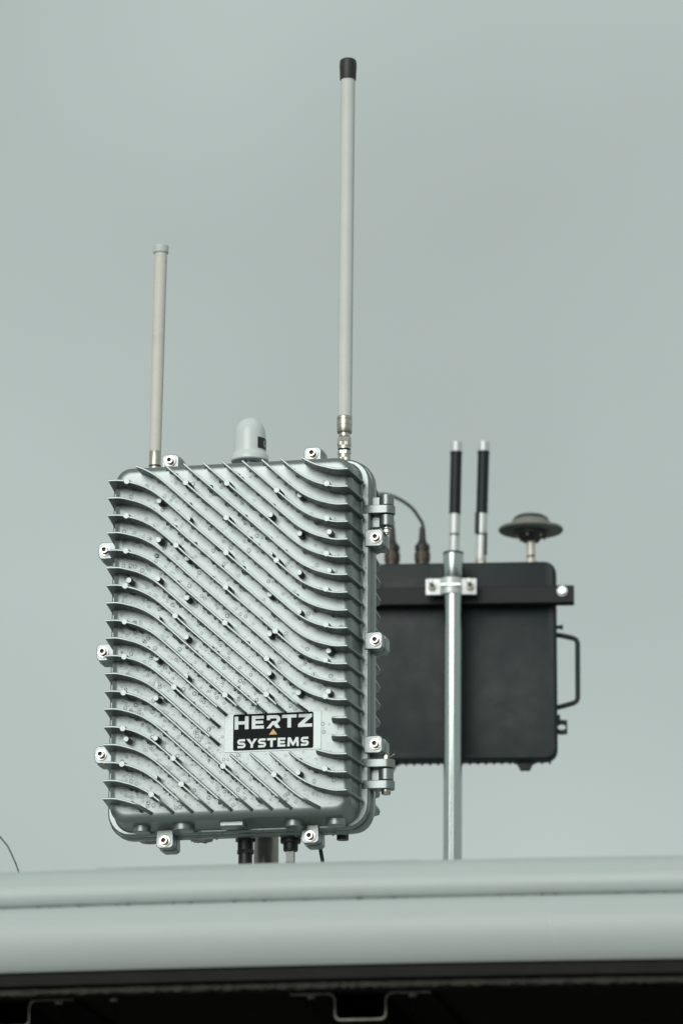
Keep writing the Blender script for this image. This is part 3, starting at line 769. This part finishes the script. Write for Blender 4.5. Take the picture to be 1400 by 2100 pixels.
# white dome
a = antenna_root('dome_antenna', 0.0005, 0.0)
tag(a, 'small pale grey dome antenna between the two rods on the enclosure', 'antenna')
MB().lathe([(0.018, 0.0), (0.018, 0.006), (0.011, 0.007), (0.011, 0.030)], n=28).build('mount', M['domebase'], a)
MB().lathe([(0.0115, 0.0265), (0.0262, 0.0265), (0.0275, 0.0280), (0.0272, 0.0345), (0.0250, 0.0385), (0.0234, 0.0400)], n=48).build('flange', M['dome'], a, smooth=30)
MB().lathe([(0.0232, 0.0395), (0.0230, 0.0640)] + [(0.0228 * math.cos(t), 0.0665 + 0.0265 * math.sin(t)) for t in [k * PI / 2 / 12 for k in range(0, 12)]] + [(0.0015, 0.0931)], n=48).build('dome_cover', M['dome'], a, smooth=50)
def cylpatch(a0, a1, z0, z1, r, n=10):
    m = MB(); l0, l1 = [], []
    outer = []; inner = []
    for k in range(n + 1):
        t = math.radians(a0 + (a1 - a0) * k / n)
        outer.append((r * math.cos(t), r * math.sin(t))); inner.append(((r - 0.0005) * math.cos(t), (r - 0.0005) * math.sin(t)))
    return m.prism(outer + inner[::-1], 'z', z0, z1)
st = cylpatch(-48, 38, 0.0432, 0.0600, 0.02345).build('sticker', M['rubber'], a, smooth=30)
gl = MB(); GA = -12                                           # letter G on the sticker
gpts = [(0.0028 * math.cos(math.radians(t)), 0.0040 * math.sin(math.radians(t))) for t in range(45, 331, 15)] + [(0.0028, -0.0002), (0.0008, -0.0002)]
so, si = [], []
for k in range(len(gpts)):
    p = Vector(gpts[k]); q0 = Vector(gpts[max(k - 1, 0)]); q1 = Vector(gpts[min(k + 1, len(gpts) - 1)])
    d = (q1 - q0).normalized(); n_ = Vector((-d.y, d.x)) * 0.0005
    so.append(p + n_); si.append(p - n_)
def oncyl(p, r):
    t = math.radians(GA) + p.x / 0.0235
    return (r * math.cos(t), r * math.sin(t), 0.0516 + p.y)
n_g = len(so)
gl.add([oncyl(p, 0.02362) for p in so] + [oncyl(p, 0.02362) for p in si], [(k, k + 1, n_g + k + 1, n_g + k) for k in range(n_g - 1)])
gl.build('letter', M['label_white'], st, smooth=0)

# ================================================================== BLACK CASE ON ITS OWN MAST
THC = math.radians(4.5)
CCX, CCY, CCZ = 0.200546, 7.15, 3.265
def caseP(x, y, z):
    return Vector((CCX + x * math.cos(THC) + y * math.sin(THC), CCY - x * math.sin(THC) + y * math.cos(THC), CCZ + z))
ZC = 0.18
cs = empty('equipment_case', caseP(0, 0, -ZC), -THC)
tag(cs, 'black rugged electronics case clamped to the galvanised mast', 'case')
LC = (0, 0, ZC)
CXM = -0.012; CHW = 0.1640
MB().loft([at_y(rrect(CHW - 0.004, 0.1625, 0.016, CXM), -0.001), at_y(rrect(CHW - 0.001, 0.1655, 0.019, CXM), 0.0015), at_y(rrect(CHW, 0.1665, 0.02, CXM), 0.005), at_y(rrect(CHW, 0.1665, 0.02, CXM), 0.026), at_y(rrect(CHW - 0.003, 0.1630, 0.018, CXM, 0.0015), 0.028), at_y(rrect(CHW - 0.012, 0.1480, 0.018, CXM, 0.0165), 0.105), at_y(rrect(CHW - 0.016, 0.1440, 0.016, CXM, 0.0165), 0.110)]).build('body', M['case'], cs, LC, smooth=40)
# ribbed bottom edge and feet
proto = None
for k in range(24):
    x = -0.160 + k * 0.0130
    if proto is None:
        o = proto = MB().box(-0.0016, 0.0016, 0.008, 0.025, -0.1690, -0.164).build('bottom_rib', M['case'], cs, smooth=0)
    else: o = copy_obj(proto, cs)
    o.location = (x, 0, ZC)
for fx in (0.0985, -0.124):
    MB().loft([[(fx - q, 0.012, z) for q, z in ((0.021, 0),)] and [(fx - 0.022, 0.012, -0.1655), (fx + 0.022, 0.012, -0.1655), (fx + 0.013, 0.012, -0.169), (fx + 0.0075, 0.012, -0.1795), (fx - 0.0075, 0.012, -0.1795), (fx - 0.013, 0.012, -0.169)],
               [(fx - 0.022, 0.028, -0.1655), (fx + 0.022, 0.028, -0.1655), (fx + 0.013, 0.028, -0.169), (fx + 0.0075, 0.028, -0.1795), (fx - 0.0075, 0.028, -0.1795), (fx - 0.013, 0.028, -0.169)]]).build('foot', M['case'], cs, LC, smooth=0)
# side handle, lock tab, peg
MB().tube([(0.148, 0.03, 0.0490), (0.160, 0.03, 0.0470), (0.178, 0.03, 0.0425), (0.1835, 0.03, 0.0395), (0.1855, 0.03, 0.034), (0.1850, 0.03, -0.058), (0.1830, 0.03, -0.0635), (0.178, 0.03, -0.0665), (0.162, 0.03, -0.0710), (0.148, 0.03, -0.0745)], 0.0042, 10).build('handle', M['case'], cs, LC)
def tab_ring():
    m = MB()
    o = [(0.145, -0.1185), (0.1675, -0.1185), (0.1675, -0.0945), (0.157, -0.0945), (0.157, -0.086), (0.145, -0.086)]
    cx, cz, r, n = 0.1585, -0.1065, 0.0055, 12
    hole = [(cx + 1.25 * r * math.cos(2 * PI * k / n), cz + 0.9 * r * math.sin(2 * PI * k / n)) for k in range(n)]
    outer = []
    for hx, hz in hole:                                     # matching points on a square round the hole
        dx, dz = hx - cx, hz - cz
        s_ = max(abs(dx) / 0.0090, abs(dz) / 0.0120)
        outer.append((cx + dx / s_, cz + dz / s_))
    for y0, y1 in ((0.028, 0.034),):
        vs2 = [(x, y, z) for y in (y0, y1) for x, z in outer] + [(x, y, z) for y in (y0, y1) for x, z in hole]
        fs2 = []
        for k in range(n):
            j = (k + 1) % n
            fs2 += [(k, j, 2 * n + j, 2 * n + k), (n + k, 3 * n + k, 3 * n + j, n + j), (2 * n + k, 2 * n + j, 3 * n + j, 3 * n + k), (k, n + k, n + j, j)]
        m.add(vs2, fs2)
    m.box(0.145, 0.1497, 0.026, 0.036, -0.1185, -0.086)
    m.box(0.1498, 0.156, 0.028, 0.034, -0.0943, -0.086)
    return m
tab_ring().build('lock_tab', M['case'], cs, LC, smooth=0)
MB().lathe([(0.003, 0.0), (0.003, 0.006), (0.0042, 0.0061), (0.0042, 0.0105)], (0.1515, 0.02, 0.0590), axis='x', n=12).build('peg', M['case'], cs, LC)

# cross bar behind the clamp
br = empty('cross_bar', caseP(CXM, -0.014, 0.104), -THC)
tag(br, 'flat black cross bar bolted across the black case', 'bar')
MB().box(-0.19, 0.1935, -0.012, 0.012, -0.0145, 0.0145).build('bar', M['bar'], br, smooth=0, bevel=0.0012)
for bx in (0.1745, -0.172):
    b = MB().lathe([(0.0085, 0.0), (0.0085, -0.0016)], (bx, -0.0121, 0.0045), axis='y', n=20).build('washer', M['whitemetal'], br)
    MB().lathe([(0.0068, -0.0016), (0.0068, -0.006), (0.0058, -0.0068)], (bx, -0.0121, 0.0045), axis='y', n=6).build('bolt_head', M['galv'], b, smooth=20)

# galvanised mast in front of the case
PXM = -0.0175; PYM = -0.047
pm = caseP(PXM, PYM, 0)
m2 = empty('galvanised_mast', (pm.x, pm.y, RZ + 0.001), 0, 0.0042)
H2 = CCZ - RZ
MB().lathe([(0.0152, 0.004), (0.0152, H2 + 0.130)], n=40).build('tube', M['galv'], m2)
MB().lathe([(0.0163, H2 + 0.1255), (0.0165, H2 + 0.126), (0.0165, H2 + 0.168)], n=40).build('sleeve', M['galv'], m2)
MB().lathe([(0.0168, H2 + 0.166), (0.0168, H2 + 0.1695), (0.0140, H2 + 0.1705)], n=40).build('end_cap', M['rubber'], m2)
MB().lathe([(0.05, 0.0), (0.05, 0.006), (0.028, 0.007), (0.022, 0.02)], n=32).build('base_plate', M['galv'], m2)
tag(m2, 'shiny galvanised mast in front of the black case', 'mast')

# pole clamp
cp = empty('pole_clamp', caseP(PXM, PYM, 0.1125), -THC)
tag(cp, 'pale metal pole clamp with two studs on the galvanised mast', 'clamp')
CL = 0.0015
pc = [(-0.0415, -0.0040), (-0.0175, -0.0055)] + arc(0, 0.0, 0.0182, 199, 341, 10) + [(0.0175, -0.0055), (0.0415, -0.0040), (0.0415, 0.0005), (0.0160, 0.0005), (-0.0160, 0.0005), (-0.0415, 0.0005)]
MB().prism(pc, 'z', -0.0135, 0.0135).build('saddle', M['whitemetal'], cp, smooth=35, bevel=0.001)
MB().box(-0.016, 0.016, -0.0205, -0.0170, -0.0012, 0.0012).build('rib', M['galv'], cp, smooth=0)
for sx in (-0.0310, 0.0310):
    s_ = MB().tube([(sx, 0.021, -0.001), (sx - 0.001, -0.020, 0.004)], 0.0030, 10).build('stud', M['galv'], cp)
    MB().lathe([(0.0068, 0.0), (0.0068, -0.0014)], (sx, -0.0042, -0.001), axis='y', n=18).lathe([(0.0058, -0.0015), (0.0058, -0.006)], (sx, -0.0042, -0.001), axis='y', n=6).build('nut', M['mast'], s_, smooth=20)
    MB().lathe([(0.0042, 0.0), (0.0042, -0.009), (0.0035, -0.0095)], (sx - 0.0012, -0.0195, 0.0042), axis='y', n=10).build('stud_tip', M['whitemetal'], s_)

# whip antennas on the case
def whip(x, lean, label, gap):
    p = caseP(x, 0.08, 0.166)
    a = empty('whip_antenna', p, -THC, lean)
    tag(a, label, 'antenna', 'whip antennas on the black case')
    MB().lathe([(0.0082, 0.0), (0.0082, 0.027)], n=6).lathe([(0.0095, 0.0225), (0.0095, 0.0265)], n=24).build('connector', M['ivory'], a, smooth=20)
    MB().lathe([(0.0088, 0.027), (0.0088, 0.0660)], n=28).build('lower_sleeve', M['whitemetal'], a)
    MB().lathe([(0.0080, 0.0660), (0.0080, 0.0690)], n=28).build('groove', M['rubber'], a)
    MB().lathe([(0.0090, 0.0690), (0.0090, 0.1035)], n=28).build('upper_sleeve', M['whitemetal'], a)
    MB().lathe([(0.0097, 0.1035), (0.0097, 0.2075), (0.0103, 0.2080), (0.0103, 0.2115)], n=28).build('rod', M['whip'], a)
    MB().lathe([(0.0092, 0.2110), (0.0092, 0.2275), (0.0080, 0.2290)], n=28).build('tip', M['whitemetal'], a)
    return a
whip(-0.0205, 0.005 / 0.21, 'black whip antenna with white tip directly above the galvanised mast', 0)
w2 = whip(0.0240, 0.0062 / 0.21, 'black whip antenna with white tip to the right of the galvanised mast', 1)
# black clips on this antenna's sleeves, upper left and lower right
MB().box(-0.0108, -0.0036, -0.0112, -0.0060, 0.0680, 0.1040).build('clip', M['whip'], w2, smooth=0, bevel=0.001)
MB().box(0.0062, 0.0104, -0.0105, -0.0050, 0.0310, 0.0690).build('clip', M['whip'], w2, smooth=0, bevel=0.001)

# disc (survey) antenna
p = caseP(0.1083, 0.08, 0.166)
a = empty('disc_antenna', p, -THC)
tag(a, 'flat grey disc antenna with dark dome on the black case', 'antenna')
MB().lathe([(0.0095, 0.0), (0.0095, 0.022), (0.0065, 0.0235), (0.0065, 0.027)], n=24).build('stem_base', M['ivory'], a)
MB().lathe([(0.0068, 0.027), (0.0068, 0.0300)], n=24).build('groove', M['rubber'], a)
MB().lathe([(0.0072, 0.0300), (0.0072, 0.0530), (0.0095, 0.0545)], n=24).build('stem', M['ivory'], a)
hub = MB().lathe([(0.0135, 0.0540), (0.0175, 0.0600), (0.0285, 0.0655), (0.0300, 0.0720)], n=40).build('hub', M['discdark'], a)
for k in range(6):
    t = 2 * PI * k / 6 + 0.3
    MB().lathe([(0.0022, -0.003), (0.0022, 0.004)], (0.0235 * math.cos(t), 0.0235 * math.sin(t), 0.0625), n=8).build('screw', M['discgrey'], hub)
MB().lathe([(0.028, 0.0715), (0.0525, 0.0720), (0.0540, 0.0740), (0.0530, 0.0770), (0.0340, 0.0830), (0.030, 0.084)], n=56).build('plate', M['discgrey'], a)
MB().lathe([(0.0330, 0.0800), (0.0320, 0.0885), (0.0305, 0.0900)], n=48).build('ring', M['discgrey'], a)
MB().lathe([(0.0305, 0.0885), (0.0290, 0.0940), (0.0225, 0.0985), (0.0120, 0.1010), (0.003, 0.1018)], n=48).build('radome', M['discdark'], a)

# cables with connectors into the case top
def conn_cable(x, y, pts, label, name='case_cable', lean=0.0):
    p = caseP(x, y, 0.166)
    a = empty(name, p, -THC)
    tag(a, label, 'cable')
    MB().lathe([(0.0118, 0.0), (0.0118, 0.024)], n=20).lathe([(0.0132, 0.0240), (0.0132, 0.0380)], n=40, rib=0.0006).lathe([(0.0105, 0.0380), (0.0105, 0.0420)], n=20).build('connector', M['brass'], a, smooth=25)
    MB().lathe([(0.0125, 0.0420), (0.0125, 0.0500), (0.0085, 0.0545), (0.0062, 0.0600), (0.0045, 0.0820)], n=20).build('boot', M['rubber'], a)
    MB().tube(pts, 0.0028, 12).build('sheath', M['rubber'], a)
    return a
def smoothpath(P, n=6):
    o = []
    P = [Vector(p) for p in P]
    for k in range(len(P) - 1):
        p0 = P[max(k - 1, 0)]; p1 = P[k]; p2 = P[k + 1]; p3 = P[min(k + 2, len(P) - 1)]
        for j in range(n):
            t = j / n
            o.append(0.5 * ((2 * p1) + (p2 - p0) * t + (2 * p0 - 5 * p1 + 4 * p2 - p3) * t * t + (3 * p1 - p0 - 3 * p2 + p3) * t ** 3))
    o.append(P[-1]); return o
conn_cable(-0.0722, 0.08, smoothpath([(0.0, 0, 0.076), (0.0005, 0, 0.086), (-0.0040, 0, 0.0960), (-0.0180, 0, 0.1160), (-0.0400, 0, 0.1320), (-0.0610, 0, 0.1395), (-0.083, 0, 0.1375), (-0.12, 0.01, 0.120), (-0.16, 0.03, 0.06), (-0.19, 0.05, -0.05), (-0.20, 0.08, -0.2)]),
           'black cable curving over from the brown connector on the black case')
conn_cable(-0.1225, 0.08, smoothpath([(0.0, 0, 0.076), (0.001, 0, 0.086), (0.0, 0.004, 0.094), (-0.008, 0.012, 0.102), (-0.03, 0.02, 0.098), (-0.055, 0.03, 0.05), (-0.075, 0.04, -0.08), (-0.085, 0.06, -0.2)]),
           'second black cable boot on the case, half hidden by the enclosure')
